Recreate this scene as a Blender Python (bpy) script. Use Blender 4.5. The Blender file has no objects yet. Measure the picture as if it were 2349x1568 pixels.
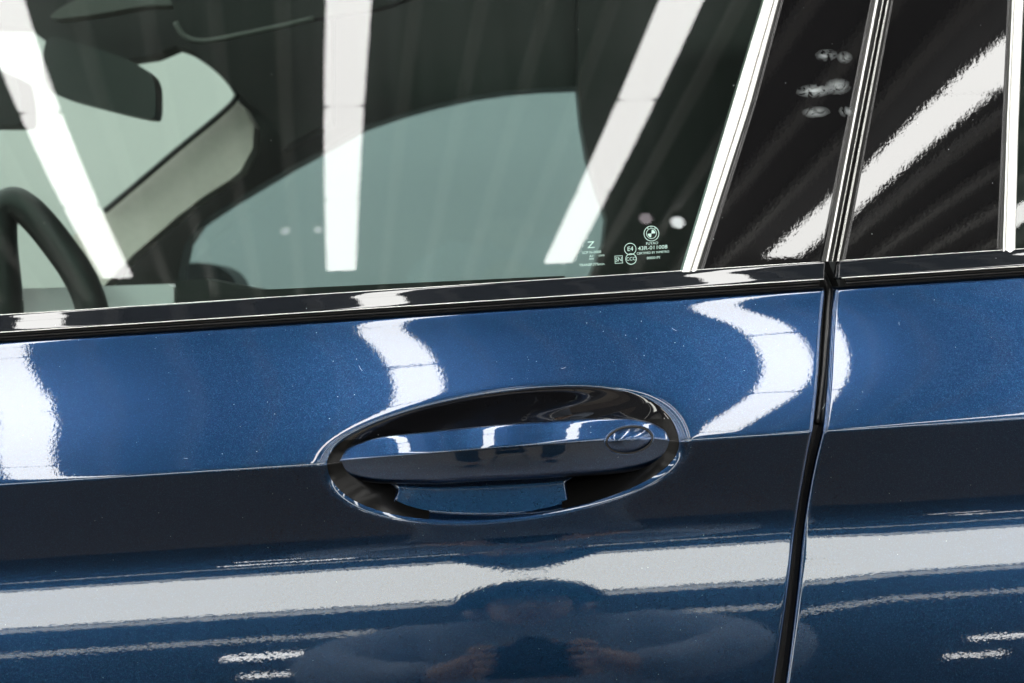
import bpy, math, random
import numpy as np
from mathutils import Matrix, Vector
random.seed(7); rng = np.random.default_rng(7)
C = bpy.context.scene.collection
R = math.radians
CAMZ = 1.05                      # camera height above the floor
# ------------------------------------------------------------------ camera
ROLL, PITCH, F = R(3.7), R(2.0), 3262.5
cr, sr, cp, sp = math.cos(ROLL), math.sin(ROLL), math.cos(PITCH), math.sin(PITCH)
cd = bpy.data.cameras.new('camera'); cam = bpy.data.objects.new('camera', cd); C.objects.link(cam)
cd.lens = 50; cd.sensor_width = 36; cd.clip_start = 0.01; cd.clip_end = 100
right = Vector((cr, -sp*sr, -cp*sr)); up = Vector((sr, sp*cr, cp*cr)); fwd = Vector((0, cp, -sp))
cam.matrix_world = Matrix(((right.x, up.x, -fwd.x, 0), (right.y, up.y, -fwd.y, 0), (right.z, up.z, -fwd.z, CAMZ), (0, 0, 0, 1)))
cd.dof.use_dof = True; cd.dof.focus_distance = 0.96; cd.dof.aperture_fstop = 10.0
bpy.context.scene.camera = cam
# ------------------------------------------------------------------ world, exposure
w = bpy.data.worlds.new("World"); bpy.context.scene.world = w; w.use_nodes = True
w.node_tree.nodes['Background'].inputs[0].default_value = (0.8, 0.9, 1.0, 1); w.node_tree.nodes['Background'].inputs[1].default_value = 0.02
vs = bpy.context.scene.view_settings; vs.view_transform = 'Standard'; vs.look = 'None'; vs.exposure = 0; vs.gamma = 1
cy = bpy.context.scene.cycles
cy.use_denoising = True; cy.max_bounces = 10; cy.transparent_max_bounces = 12; cy.caustics_reflective = False
cy.sample_clamp_indirect = 6
LAMP = 19

def ray(x, y):
    u = (x-1174.5)/F; v = (784-y)/F
    X = u*cr+v*sr; Z = -u*sr+v*cr
    return np.array([X, cp+sp*Z, -sp+cp*Z])
def at(x, y, Y):
    d = ray(x, y); return d*(Y/d[1])

# ------------------------------------------------------------------ materials
def mat(name, col=(.5, .5, .5), rough=.5, metal=0., coat=0., coat_rough=.02, emit=None, estr=0, ior=1.5, noise=None, bump=None):
    m = bpy.data.materials.new(name); m.use_nodes = True; nt = m.node_tree; b = nt.nodes['Principled BSDF']
    b.inputs['Base Color'].default_value = (*col, 1); b.inputs['Roughness'].default_value = rough
    b.inputs['Metallic'].default_value = metal; b.inputs['Coat Weight'].default_value = coat
    b.inputs['Coat Roughness'].default_value = coat_rough; b.inputs['IOR'].default_value = ior
    if emit: b.inputs['Emission Color'].default_value = (*emit, 1); b.inputs['Emission Strength'].default_value = estr
    tc = nt.nodes.new('ShaderNodeTexCoord')
    if noise:
        sc, amt = noise
        n = nt.nodes.new('ShaderNodeTexNoise'); n.inputs['Scale'].default_value = sc; n.inputs['Detail'].default_value = 4
        nt.links.new(tc.outputs['Object'], n.inputs['Vector'])
        mx = nt.nodes.new('ShaderNodeMixRGB'); mx.inputs[1].default_value = (*[c*(1-amt) for c in col], 1); mx.inputs[2].default_value = (*[min(1, c*(1+amt)) for c in col], 1)
        nt.links.new(n.outputs[0], mx.inputs[0]); nt.links.new(mx.outputs[0], b.inputs['Base Color'])
    if bump:
        sc, st, di = bump
        n = nt.nodes.new('ShaderNodeTexNoise'); n.inputs['Scale'].default_value = sc; n.inputs['Detail'].default_value = 2
        nt.links.new(tc.outputs['Object'], n.inputs['Vector'])
        bp = nt.nodes.new('ShaderNodeBump'); bp.inputs['Strength'].default_value = st; bp.inputs['Distance'].default_value = di
        nt.links.new(n.outputs[0], bp.inputs['Height']); nt.links.new(bp.outputs[0], b.inputs['Normal'])
        if coat: nt.links.new(bp.outputs[0], b.inputs['Coat Normal'])
    return m

def specks(nt, vec, scale, size):
    """tiny dust specks: 1 inside a few small dots"""
    v = nt.nodes.new('ShaderNodeTexVoronoi'); v.inputs['Scale'].default_value = scale; nt.links.new(vec, v.inputs['Vector'])
    lt = nt.nodes.new('ShaderNodeMath'); lt.operation = 'LESS_THAN'; lt.inputs[1].default_value = size; nt.links.new(v.outputs['Distance'], lt.inputs[0])
    s = nt.nodes.new('ShaderNodeSeparateColor'); nt.links.new(v.outputs['Color'], s.inputs[0])
    g = nt.nodes.new('ShaderNodeMath'); g.operation = 'GREATER_THAN'; g.inputs[1].default_value = .62; nt.links.new(s.outputs[0], g.inputs[0])
    m = nt.nodes.new('ShaderNodeMath'); m.operation = 'MULTIPLY'; nt.links.new(lt.outputs[0], m.inputs[0]); nt.links.new(g.outputs[0], m.inputs[1])
    return m.outputs[0]

def paint_material():
    m = bpy.data.materials.new('metallic_blue_paint'); m.use_nodes = True; nt = m.node_tree; L = nt.links; b = nt.nodes['Principled BSDF']
    tc = nt.nodes.new('ShaderNodeTexCoord')
    vo = nt.nodes.new('ShaderNodeTexVoronoi'); vo.inputs['Scale'].default_value = 2600; L.new(tc.outputs['Object'], vo.inputs['Vector'])
    # base colour varied flake by flake, a few turquoise and a few violet
    ramp = nt.nodes.new('ShaderNodeValToRGB'); cs = nt.nodes.new('ShaderNodeSeparateColor'); L.new(vo.outputs['Color'], cs.inputs[0]); L.new(cs.outputs[0], ramp.inputs[0])
    e = ramp.color_ramp.elements; e[0].position = 0; e[0].color = (.008, .028, .080, 1); e[1].position = 1; e[1].color = (.034, .095, .20, 1)
    for p_, c_ in ((.35, (.010, .037, .102, 1)), (.6, (.018, .036, .110, 1)), (.8, (.009, .052, .118, 1)), (.95, (.022, .064, .15, 1))):
        k = e.new(p_); k.color = c_
    big = nt.nodes.new('ShaderNodeTexNoise'); big.inputs['Scale'].default_value = 60; big.inputs['Detail'].default_value = 5; L.new(tc.outputs['Object'], big.inputs['Vector'])
    mr = nt.nodes.new('ShaderNodeMapRange'); mr.inputs['To Min'].default_value = .9; mr.inputs['To Max'].default_value = 1.1; L.new(big.outputs[0], mr.inputs[0])
    mul = nt.nodes.new('ShaderNodeVectorMath'); mul.operation = 'SCALE'; L.new(ramp.outputs[0], mul.inputs[0]); L.new(mr.outputs[0], mul.inputs['Scale'])
    dust = specks(nt, tc.outputs['Object'], 190, .045)
    mx = nt.nodes.new('ShaderNodeMixRGB'); L.new(dust, mx.inputs[0]); L.new(mul.outputs[0], mx.inputs[1]); mx.inputs[2].default_value = (.5, .62, .7, 1)
    # colour flop of the flakes: deeper and greener seen square on
    lw = nt.nodes.new('ShaderNodeLayerWeight'); lw.inputs['Blend'].default_value = .5
    fr_ = nt.nodes.new('ShaderNodeMapRange'); fr_.inputs['From Min'].default_value = .02; fr_.inputs['From Max'].default_value = .26; L.new(lw.outputs['Facing'], fr_.inputs[0])
    fm = nt.nodes.new('ShaderNodeMixRGB'); L.new(fr_.outputs[0], fm.inputs[0]); fm.inputs[1].default_value = (.32, .38, .34, 1); fm.inputs[2].default_value = (1, 1, 1, 1)
    fx = nt.nodes.new('ShaderNodeVectorMath'); fx.operation = 'MULTIPLY'; L.new(mx.outputs[0], fx.inputs[0]); L.new(fm.outputs[0], fx.inputs[1])
    L.new(fx.outputs[0], b.inputs['Base Color'])
    # each flake leans its own way
    geo = nt.nodes.new('ShaderNodeNewGeometry')
    sub = nt.nodes.new('ShaderNodeVectorMath'); sub.operation = 'SUBTRACT'; L.new(vo.outputs['Color'], sub.inputs[0]); sub.inputs[1].default_value = (.5, .5, .5)
    scl = nt.nodes.new('ShaderNodeVectorMath'); scl.operation = 'SCALE'; L.new(sub.outputs[0], scl.inputs[0]); scl.inputs['Scale'].default_value = .10
    ad = nt.nodes.new('ShaderNodeVectorMath'); ad.operation = 'ADD'; L.new(geo.outputs['Normal'], ad.inputs[0]); L.new(scl.outputs[0], ad.inputs[1])
    nm = nt.nodes.new('ShaderNodeVectorMath'); nm.operation = 'NORMALIZE'; L.new(ad.outputs[0], nm.inputs[0]); L.new(nm.outputs[0], b.inputs['Normal'])
    b.inputs['Metallic'].default_value = 1.0; b.inputs['Roughness'].default_value = .28
    b.inputs['Coat Weight'].default_value = 1; b.inputs['Coat Roughness'].default_value = 0.012; b.inputs['Coat IOR'].default_value = 1.5
    # orange peel in the clear coat
    n = nt.nodes.new('ShaderNodeTexNoise'); n.inputs['Scale'].default_value = 420; n.inputs['Detail'].default_value = 2.5; L.new(tc.outputs['Object'], n.inputs['Vector'])
    bp = nt.nodes.new('ShaderNodeBump'); bp.inputs['Strength'].default_value = 1; bp.inputs['Distance'].default_value = .0000098
    L.new(n.outputs[0], bp.inputs['Height']); L.new(bp.outputs[0], b.inputs['Coat Normal'])
    return m

def gloss_black(name, bumpd=.000006, scale=420, prints=None, col=(.006, .006, .007)):
    m = bpy.data.materials.new(name); m.use_nodes = True; nt = m.node_tree; L = nt.links; b = nt.nodes['Principled BSDF']
    tc = nt.nodes.new('ShaderNodeTexCoord')
    b.inputs['Roughness'].default_value = .012; b.inputs['IOR'].default_value = 1.52
    dust = specks(nt, tc.outputs['Object'], 110, .035)
    mx = nt.nodes.new('ShaderNodeMixRGB'); L.new(dust, mx.inputs[0]); mx.inputs[1].default_value = (*col, 1); mx.inputs[2].default_value = (.3, .32, .33, 1)
    last = mx.outputs[0]
    if prints:                                            # finger marks: oval smears with a swirled inside
        nz = nt.nodes.new('ShaderNodeTexNoise'); nz.inputs['Scale'].default_value = 95; nz.inputs['Detail'].default_value = 3; nz.inputs['Distortion'].default_value = 2.2
        L.new(tc.outputs['Object'], nz.inputs['Vector'])
        tot = None
        for (px, pz, rx, rz, k) in prints:
            s = nt.nodes.new('ShaderNodeVectorMath'); s.operation = 'SUBTRACT'; L.new(tc.outputs['Object'], s.inputs[0]); s.inputs[1].default_value = (px, 0, pz)
            q = nt.nodes.new('ShaderNodeVectorMath'); q.operation = 'MULTIPLY'; L.new(s.outputs[0], q.inputs[0]); q.inputs[1].default_value = (1/rx, 0, 1/rz)
            ln = nt.nodes.new('ShaderNodeVectorMath'); ln.operation = 'LENGTH'; L.new(q.outputs[0], ln.inputs[0])
            wob = nt.nodes.new('ShaderNodeMath'); wob.operation = 'MULTIPLY_ADD'; L.new(nz.outputs[0], wob.inputs[0]); wob.inputs[1].default_value = .9; L.new(ln.outputs['Value'], wob.inputs[2])
            r_ = nt.nodes.new('ShaderNodeMapRange'); r_.inputs['From Min'].default_value = 1.5; r_.inputs['From Max'].default_value = .55; r_.inputs['To Max'].default_value = k; L.new(wob.outputs[0], r_.inputs[0])
            if tot is None: tot = r_.outputs[0]
            else:
                a_ = nt.nodes.new('ShaderNodeMath'); L.new(tot, a_.inputs[0]); L.new(r_.outputs[0], a_.inputs[1]); tot = a_.outputs[0]
        wv = nt.nodes.new('ShaderNodeMapRange'); wv.inputs['From Min'].default_value = .38; wv.inputs['From Max'].default_value = .62; L.new(nz.outputs[0], wv.inputs[0])
        pm = nt.nodes.new('ShaderNodeMath'); pm.operation = 'MULTIPLY'; L.new(tot, pm.inputs[0]); L.new(wv.outputs[0], pm.inputs[1])
        m2 = nt.nodes.new('ShaderNodeMixRGB'); L.new(pm.outputs[0], m2.inputs[0]); L.new(last, m2.inputs[1]); m2.inputs[2].default_value = (.34, .37, .38, 1); last = m2.outputs[0]
    L.new(last, b.inputs['Base Color'])
    n = nt.nodes.new('ShaderNodeTexNoise'); n.inputs['Scale'].default_value = scale; n.inputs['Detail'].default_value = 2.5; L.new(tc.outputs['Object'], n.inputs['Vector'])
    bp = nt.nodes.new('ShaderNodeBump'); bp.inputs['Strength'].default_value = 1; bp.inputs['Distance'].default_value = bumpd
    L.new(n.outputs[0], bp.inputs['Height']); L.new(bp.outputs[0], b.inputs['Normal'])
    return m

def glass_material(name, tint, ior=1.59):
    m = bpy.data.materials.new(name); m.use_nodes = True; nt = m.node_tree; L = nt.links
    for n in list(nt.nodes): nt.nodes.remove(n)
    out = nt.nodes.new('ShaderNodeOutputMaterial'); tr = nt.nodes.new('ShaderNodeBsdfTransparent'); tr.inputs[0].default_value = (*tint, 1)
    gl = nt.nodes.new('ShaderNodeBsdfGlossy'); gl.inputs['Roughness'].default_value = 0.0
    fr = nt.nodes.new('ShaderNodeFresnel'); fr.inputs[0].default_value = ior
    mx = nt.nodes.new('ShaderNodeMixShader'); L.new(fr.outputs[0], mx.inputs[0]); L.new(tr.outputs[0], mx.inputs[1]); L.new(gl.outputs[0], mx.inputs[2])
    tc = nt.nodes.new('ShaderNodeTexCoord')
    df = nt.nodes.new('ShaderNodeBsdfDiffuse'); df.inputs[0].default_value = (.55, .62, .6, 1)
    d = specks(nt, tc.outputs['Object'], 75, .028)
    # thin film of dust wiped off in streaks
    mp = nt.nodes.new('ShaderNodeMapping'); mp.inputs['Rotation'].default_value = (0, R(14), 0); mp.inputs['Scale'].default_value = (60, 1, 3.0); L.new(tc.outputs['Object'], mp.inputs[0])
    nz = nt.nodes.new('ShaderNodeTexNoise'); nz.inputs['Scale'].default_value = 1.6; nz.inputs['Detail'].default_value = 5; L.new(mp.outputs[0], nz.inputs['Vector'])
    mr = nt.nodes.new('ShaderNodeMapRange'); mr.inputs['From Min'].default_value = .45; mr.inputs['From Max'].default_value = .8; mr.inputs['To Min'].default_value = .001; mr.inputs['To Max'].default_value = .010; L.new(nz.outputs[0], mr.inputs[0])
    mxm = nt.nodes.new('ShaderNodeMath'); mxm.operation = 'MAXIMUM'; L.new(mr.outputs[0], mxm.inputs[0])
    dd = nt.nodes.new('ShaderNodeMath'); dd.operation = 'MULTIPLY'; L.new(d, dd.inputs[0]); dd.inputs[1].default_value = .45; L.new(dd.outputs[0], mxm.inputs[1])
    m2 = nt.nodes.new('ShaderNodeMixShader'); L.new(mxm.outputs[0], m2.inputs[0]); L.new(mx.outputs[0], m2.inputs[1]); L.new(df.outputs[0], m2.inputs[2])
    L.new(m2.outputs[0], out.inputs[0])
    return m

PAINT = paint_material()
TRIM = gloss_black('gloss_black_moulding', .000004, col=(.009, .011, .014))
GLOSSB = gloss_black('gloss_black_plastic', .000002)
SATINB = mat('satin_black_recess_shade', (.003, .003, .003), .2, ior=1.22)  # near-black colour holding the shade at the recess ends
DIMB = mat('dim_cabin_cloth', (.07, .07, .065), .8)
DADO = mat('brown_grey_dado', (.22, .195, .18), .7, noise=(1.2, .15))
PANEL = mat('added_end_wall_glow', (.9, .9, .9), .5, emit=(1, 1, .97), estr=2.6)
RUBBER = mat('black_rubber', (.009, .009, .009), .33)
DARK = mat('dark_cavity', (.004, .004, .004), .7)
SATIN2 = mat('dark_satin_trim', (.30, .30, .29), .25, 1.0)
SATIN = mat('satin_window_trim', (.66, .66, .64), .32, 1.0, bump=(300, 1, .000003))
GLASS = glass_material('green_tinted_glass', (.60, .77, .70))
FARGLASS = glass_material('far_tinted_glass', (.53, .62, .68))
HEADLINE = mat('dark_headliner', (.008, .008, .0075), .8, noise=(40, .2))
BEIGE = mat('pillar_cloth', (.62, .55, .51), .8, noise=(90, .1))
INT = mat('interior_black_plastic', (.006, .006, .006), .5)
GREYC = mat('pale_haze_grey', (.92, .80, .86), .6, noise=(20, .1))  # pale colour stands for a haze mirrored in the lower glass
WALL = mat('white_wall_paint', (.44, .45, .44), .8, noise=(1.5, .04))
DWALL = mat('dark_wall_paint', (.05, .055, .065), .7, noise=(2, .2))
CEIL = mat('dark_ceiling', (.045, .045, .045), .8, noise=(2, .2))
RIB = mat('ceiling_rib_metal', (.22, .22, .215), .5)
FLOOR = mat('epoxy_floor', (.34, .30, .26), .35, noise=(3, .25))
HOUSE = mat('lamp_housing', (.5, .5, .5), .4)
EMIT = mat('lamp_diffuser', (.0, .0, .0), 1.0, emit=(1, .992, .965), estr=LAMP)
EMITW = mat('clerestory_light', (.9, .9, .9), .5, emit=(1, 1, .93), estr=12)
EMITD = mat('dim_light', (.9, .9, .9), .5, emit=(.98, 1, .95), estr=3.6)
EMITS = mat('spot_lens', (.9, .9, .9), .5, emit=(.95, 1, 1), estr=17)
EMITS2 = mat('spot_lens_dim', (.9, .9, .9), .5, emit=(1, .85, .95), estr=4)
ETCH = mat('glass_etching', (.42, .62, .56), .6)
SKIN = mat('skin', (.85, .62, .50), .5, noise=(30, .1))
NAVY = mat('navy_cloth', (.46, .56, .72), .8, noise=(25, .35))
CAP = mat('cap_cloth', (.02, .04, .06), .8)
JEAN = mat('dark_trousers', (.10, .12, .15), .8)
CAMM = mat('camera_plastic', (.02, .02, .02), .4)
SHOE = mat('shoe', (.03, .03, .03), .6)

# ------------------------------------------------------------------ mesh helpers (world coordinates relative to camera height: z+CAMZ)
def wpos(o):
    p = Vector((0, 0, 0))
    while o is not None: p += o.location; o = o.parent
    return p
def link(name, me, m, parent=None, loc=(0, 0, 0)):
    o = bpy.data.objects.new(name, me); C.objects.link(o); o.location = loc
    if parent is not None: o.parent = parent
    if m is not None and len(me.materials) == 0: me.materials.append(m)
    return o
def mesh_from(verts, faces, smooth=True, origin=None):
    me = bpy.data.meshes.new('mesh')
    V = np.asarray(verts, float).reshape(-1, 3)
    if origin is not None: V = V-np.array(origin)
    me.from_pydata(V.tolist(), [], [list(map(int, f)) for f in faces]); me.update()
    if smooth: me.shade_smooth()
    return me
def part(name, verts, faces, m, parent=None, smooth=True, rel=True):
    V = np.asarray(verts, float).reshape(-1, 3).copy()
    if rel: V[:, 2] += CAMZ
    if parent is not None: org = wpos(parent); loc = (0, 0, 0)
    else:
        org = Vector((V[:, 0].mean(), V[:, 1].mean(), V[:, 2].min())); loc = org
    return link(name, mesh_from(V, faces, smooth, tuple(org)), m, parent, loc)
def grid_faces(n, k, wrap=False, flip=False):
    i, j = np.meshgrid(np.arange(n-1), np.arange(k if wrap else k-1), indexing='ij')
    a = i*k+j; b = i*k+(j+1) % k; c = (i+1)*k+(j+1) % k; d = (i+1)*k+j
    f = np.stack([a, b, c, d] if not flip else [a, d, c, b], -1).reshape(-1, 4)
    return f
def big_mesh(name, P, faces, m, parent, normals=None):
    V = P.reshape(-1, 3).astype(np.float64).copy(); V[:, 2] += CAMZ; V -= np.array(wpos(parent))
    used = np.unique(faces); mp = -np.ones(len(V), int); mp[used] = np.arange(len(used)); V = V[used]; faces = mp[faces]
    me = bpy.data.meshes.new(name); me.vertices.add(len(V)); me.vertices.foreach_set('co', V.ravel())
    me.loops.add(faces.size); me.loops.foreach_set('vertex_index', faces.ravel().astype(np.int32))
    me.polygons.add(len(faces)); me.polygons.foreach_set('loop_start', np.arange(0, faces.size, 4, dtype=np.int32))
    me.update(calc_edges=True); me.validate(); me.shade_smooth()
    if normals is not None: me.normals_split_custom_set_from_vertices(normals.reshape(-1, 3)[used])
    return link(name, me, m, parent)
def grid_normals(P, wrap=False):
    du = np.gradient(P, axis=0)
    if wrap: dv = (np.roll(P, -1, 1)-np.roll(P, 1, 1))/2
    else: dv = np.gradient(P, axis=1)
    n = np.cross(du, dv); n /= np.linalg.norm(n, axis=-1, keepdims=True)+1e-12
    s = np.sign(n[..., 1]); s[s == 0] = 1
    m = np.median(s); return n if m < 0 else -n
def empty(name, loc, label, cat, group=None):
    o = bpy.data.objects.new(name, None); C.objects.link(o); o.location = loc; o.empty_display_size = .1
    o['label'] = label; o['category'] = cat
    if group: o['group'] = group
    return o
def tube(pts, rad, n=10, closed=False):
    P = [Vector(p) for p in pts]; N = len(P); V = []; Fc = []
    rads = rad if hasattr(rad, '__len__') else [rad]*N
    for i in range(N):
        a = P[(i-1) % N] if (closed or i > 0) else P[i]; b = P[(i+1) % N] if (closed or i < N-1) else P[i]
        t = (b-a).normalized(); u = t.cross(Vector((0, 1, 0.01)))
        if u.length < .05: u = t.cross(Vector((1, 0, 0)))
        u.normalize(); v = t.cross(u)
        for k in range(n):
            an = 2*math.pi*k/n; V.append(P[i]+(u*math.cos(an)+v*math.sin(an))*rads[i])
    M = N if closed else N-1
    for i in range(M):
        for k in range(n):
            Fc.append((i*n+k, i*n+(k+1) % n, ((i+1) % N)*n+(k+1) % n, ((i+1) % N)*n+k))
    if not closed: Fc.append(tuple(range(n))[::-1]); Fc.append(tuple((N-1)*n+k for k in range(n)))
    return [tuple(v) for v in V], Fc
def box(x0, x1, y0, y1, z0, z1):
    V = [(x, y, z) for x in (x0, x1) for y in (y0, y1) for z in (z0, z1)]
    return V, [(0, 1, 3, 2), (4, 6, 7, 5), (0, 4, 5, 1), (2, 3, 7, 6), (0, 2, 6, 4), (1, 5, 7, 3)]
def bevel_mod(o, w_, seg=3):
    b = o.modifiers.new('bevel', 'BEVEL'); b.width = w_; b.segments = seg; b.limit_method = 'ANGLE'; b.angle_limit = R(30)
def smooth_curve(pts, n=8, closed=False):
    P = np.array(pts, float); N = len(P); out = []
    rngN = N if closed else N-1
    for i in range(rngN):
        p0 = P[(i-1) % N] if (closed or i > 0) else 2*P[0]-P[1]; p1 = P[i]; p2 = P[(i+1) % N]
        p3 = P[(i+2) % N] if (closed or i < N-2) else 2*P[-1]-P[-2]
        for t in np.linspace(0, 1, n, endpoint=False):
            out.append(.5*((2*p1)+(-p0+p2)*t+(2*p0-5*p1+4*p2-p3)*t*t+(-p0+3*p1-3*p2+p3)*t**3))
    if not closed: out.append(P[-1])
    return np.array(out)
def pchip(x, y, xi):
    x = np.array(x, float); y = np.array(y, float); h = np.diff(x); d = np.diff(y)/h; m = np.zeros_like(y); m[1:-1] = np.where(d[1:]*d[:-1] > 0, 2*d[1:]*d[:-1]/(d[1:]+d[:-1]+1e-15), 0); m[0] = d[0]; m[-1] = d[-1]
    k = np.clip(np.searchsorted(x, xi)-1, 0, len(h)-1); t = (xi-x[k])/h[k]
    return (2*t**3-3*t**2+1)*y[k]+(t**3-2*t**2+t)*h[k]*m[k]+(-2*t**3+3*t**2)*y[k+1]+(t**3-t**2)*h[k]*m[k+1]

# ------------------------------------------------------------------ the room
def structure(name, V, Fc, m, smooth=False):
    o = part(name, V, Fc, m, None, smooth, rel=False); o['kind'] = 'structure'; return o
structure('floor', *box(-6, 7, -5.2, 6, -.2, 0), FLOOR)
structure('ceiling', *box(-6, 7, -5.2, 6, 3.74, 3.9), CEIL)
structure('wall_behind_car', *box(-6, 7, 4.6, 4.8, 0, 3.74), WALL)
structure('wall_front', *box(-6.2, -6, -5.2, 6, 0, 3.74), WALL)
structure('wall_rear', *box(7, 7.2, -5.2, 6, 0, 3.74), WALL)
WY = -4.25
structure('wall_across_from_car', *box(-6, 7, WY-.3, WY-.05, 0, 3.74), DWALL)
structure('wall_dado', *box(-6, 7, WY-.05, WY-.03, 0, .98), DADO)
PSI = 0.11836; dA = np.array([-math.sin(PSI), -math.cos(PSI)]); dC = np.array([math.cos(PSI), -math.sin(PSI)])
LH = CAMZ+2.6
def cpt(al, ac): return al*dA+ac*dC
XR0, XS, XW = -0.3000, 0.9407, 0.1255
bounds = [3.506, 2.499, 1.562, .62, -.32, -1.26, -2.2, -3.15, -4.1]  # last two segments, behind the car, added to light the photographer's front
def rounded_rect(l, wd, r, n=5):
    pts = []
    for cx, cy_, a0 in ((l/2-r, wd/2-r, 0), (-l/2+r, wd/2-r, 90), (-l/2+r, -wd/2+r, 180), (l/2-r, -wd/2+r, 270)):
        for k in range(n+1):
            a = R(a0+90*k/n); pts.append((cx+r*math.cos(a), cy_+r*math.sin(a)))
    return pts
def lamp_mesh(l, wd, r, z0, z1):
    p = rounded_rect(l, wd, r); n = len(p)
    V = [(x, y, z0) for x, y in p]+[(x, y, z1) for x, y in p]
    Fc = [tuple(range(n))[::-1], tuple(range(n, 2*n))]+[(i, (i+1) % n, n+(i+1) % n, n+i) for i in range(n)]
    return V, Fc
lampme = {}
WHERE = {0: 'in the row mirrored leftmost in the door window', 1: 'in the row mirrored mid window', 2: 'in the row mirrored beside the etched glass marks', 3: 'in the row mirrored on the black pillar covers'}
NTH = ['first lamp from the far end', 'second lamp from the far end', 'third lamp from the far end', 'fourth lamp from the far end', 'fifth lamp from the far end', 'sixth lamp from the far end', 'added seventh lamp from the far end', 'added last lamp']
for i in range(-4, 8):
    for k in range(len(bounds)-1):
        a1, a0 = bounds[k], bounds[k+1]; L_ = a1-a0; c = cpt((a0+a1)/2, XR0+XS*(i-1))
        o = empty('ceiling_light', (c[0], c[1], LH), (NTH[k]+' '+WHERE[i]) if i in WHERE else 'long flat white ceiling lamp in the rows beyond the mirrored ones', 'ceiling light', 'rows of long ceiling lamps')
        o.rotation_euler = (0, 0, -PSI-math.pi/2)
        key = round(L_, 3)
        if key not in lampme:
            d = mesh_from(*lamp_mesh(L_-.014, XW, .022, 0, .012), smooth=False); d.materials.append(EMIT)
            h = mesh_from(*lamp_mesh(L_-.03, XW*.6, .02, .013, .085), smooth=False); h.materials.append(HOUSE)
            lampme[key] = (d, h)
        link('diffuser', lampme[key][0], None, o); link('housing', lampme[key][1], None, o)
ribme = None
for k in range(-12, 24):
    if k % 5 == 0: continue
    ac = XR0+XS*(k/5.)-XS
    c = cpt(.2, ac)
    if ribme is None: ribme = mesh_from(*box(-3.7, 3.7, -.02, .02, 0, .05), smooth=False); ribme.materials.append(RIB)
    o = link('ceiling_rib', ribme, None, None, (c[0], c[1], LH+.03)); o.rotation_euler = (0, 0, -PSI-math.pi/2)
    o['label'] = 'thin grey metal rib running along the dark ceiling between lamp rows'; o['category'] = 'ceiling rib'; o['group'] = 'grey ribs across the ceiling'
# light bands on the wall opposite the car (mirrored in the lower door)
def wall_lamp(name, label, x0, x1, z0, z1, m, cat, frame=.03, group=None):
    o = empty(name, ((x0+x1)/2, WY, CAMZ+z0), label, cat, group)
    part('lens', *box(x0, x1, WY-.02, WY, z0, z1), m, o, False)
    V, Fc = [], []
    for q in (box(x0-frame, x1+frame, WY-.05, WY-.012, z1, z1+frame), box(x0-frame, x1+frame, WY-.05, WY-.012, z0-frame, z0), box(x0-frame, x0, WY-.05, WY-.012, z0, z1), box(x1, x1+frame, WY-.05, WY-.012, z0, z1)):
        b0 = len(V); V += q[0]; Fc += [tuple(j+b0 for j in f) for f in q[1]]
    part('frame', V, Fc, HOUSE if frame < .02 else INT, o, False)
    return o
wall_lamp('light_band', 'wide bright white window band under the ceiling opposite the car', -5.5, 6.5, 1.80, 2.20, EMITW, 'window band')
wall_lamp('light_ledge', 'dim pale ledge light right below the bright window band', -5.5, 6.5, 1.70, 1.768, EMITD, 'ledge light', .002)
wall_lamp('light_strip', 'long thin pale strip on the dark wall opposite the car', -5.5, 6.5, 1.34, 1.375, EMITD, 'light strip', .004)
for (x0, x1, zc, th, lbl) in ((-1.33, -.75, 1.175, .034, 'upper short thin lamp on the left part of the dark wall'), (-1.25, -.86, .990, .020, 'lower short thin lamp on the left part of the dark wall'), (1.86, 2.6, .900, .024, 'upper long thin lamp on the right part of the dark wall'), (1.74, 1.98, .745, .018, 'lowest thin lamp on the right part of the dark wall'), (2.38, 2.8, .822, .014, 'faint middle lamp on the right part of the dark wall')):
    wall_lamp('small_wall_lamp', lbl, x0, x1, zc, zc+th, EMIT, 'wall lamp', .004, 'short lamps low on the dark wall')
for nm_, lb_, x0, x1 in (('added_end_light', 'added tall white light panel on the end wall toward the rear of the car', 6.93, 6.97), ('added_end_light', 'added tall white light panel on the end wall toward the front of the car', -5.97, -5.93)):  # unseen panels added so gap edges and trims reflect brightly
    o = empty(nm_, ((x0+x1)/2, -.3, .5), lb_, 'added light panel'); part('lens', *box(x0, x1, -2.6, 2.0, -.35, 2.2), PANEL, o, False)
    part('frame', *box(min(x0, x1)+(-.0 if x0 < 0 else .03), max(x0, x1)+(-.03 if x0 < 0 else 0.02), -2.66, 2.06, -.41, 2.26), HOUSE, o, False)
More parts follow.
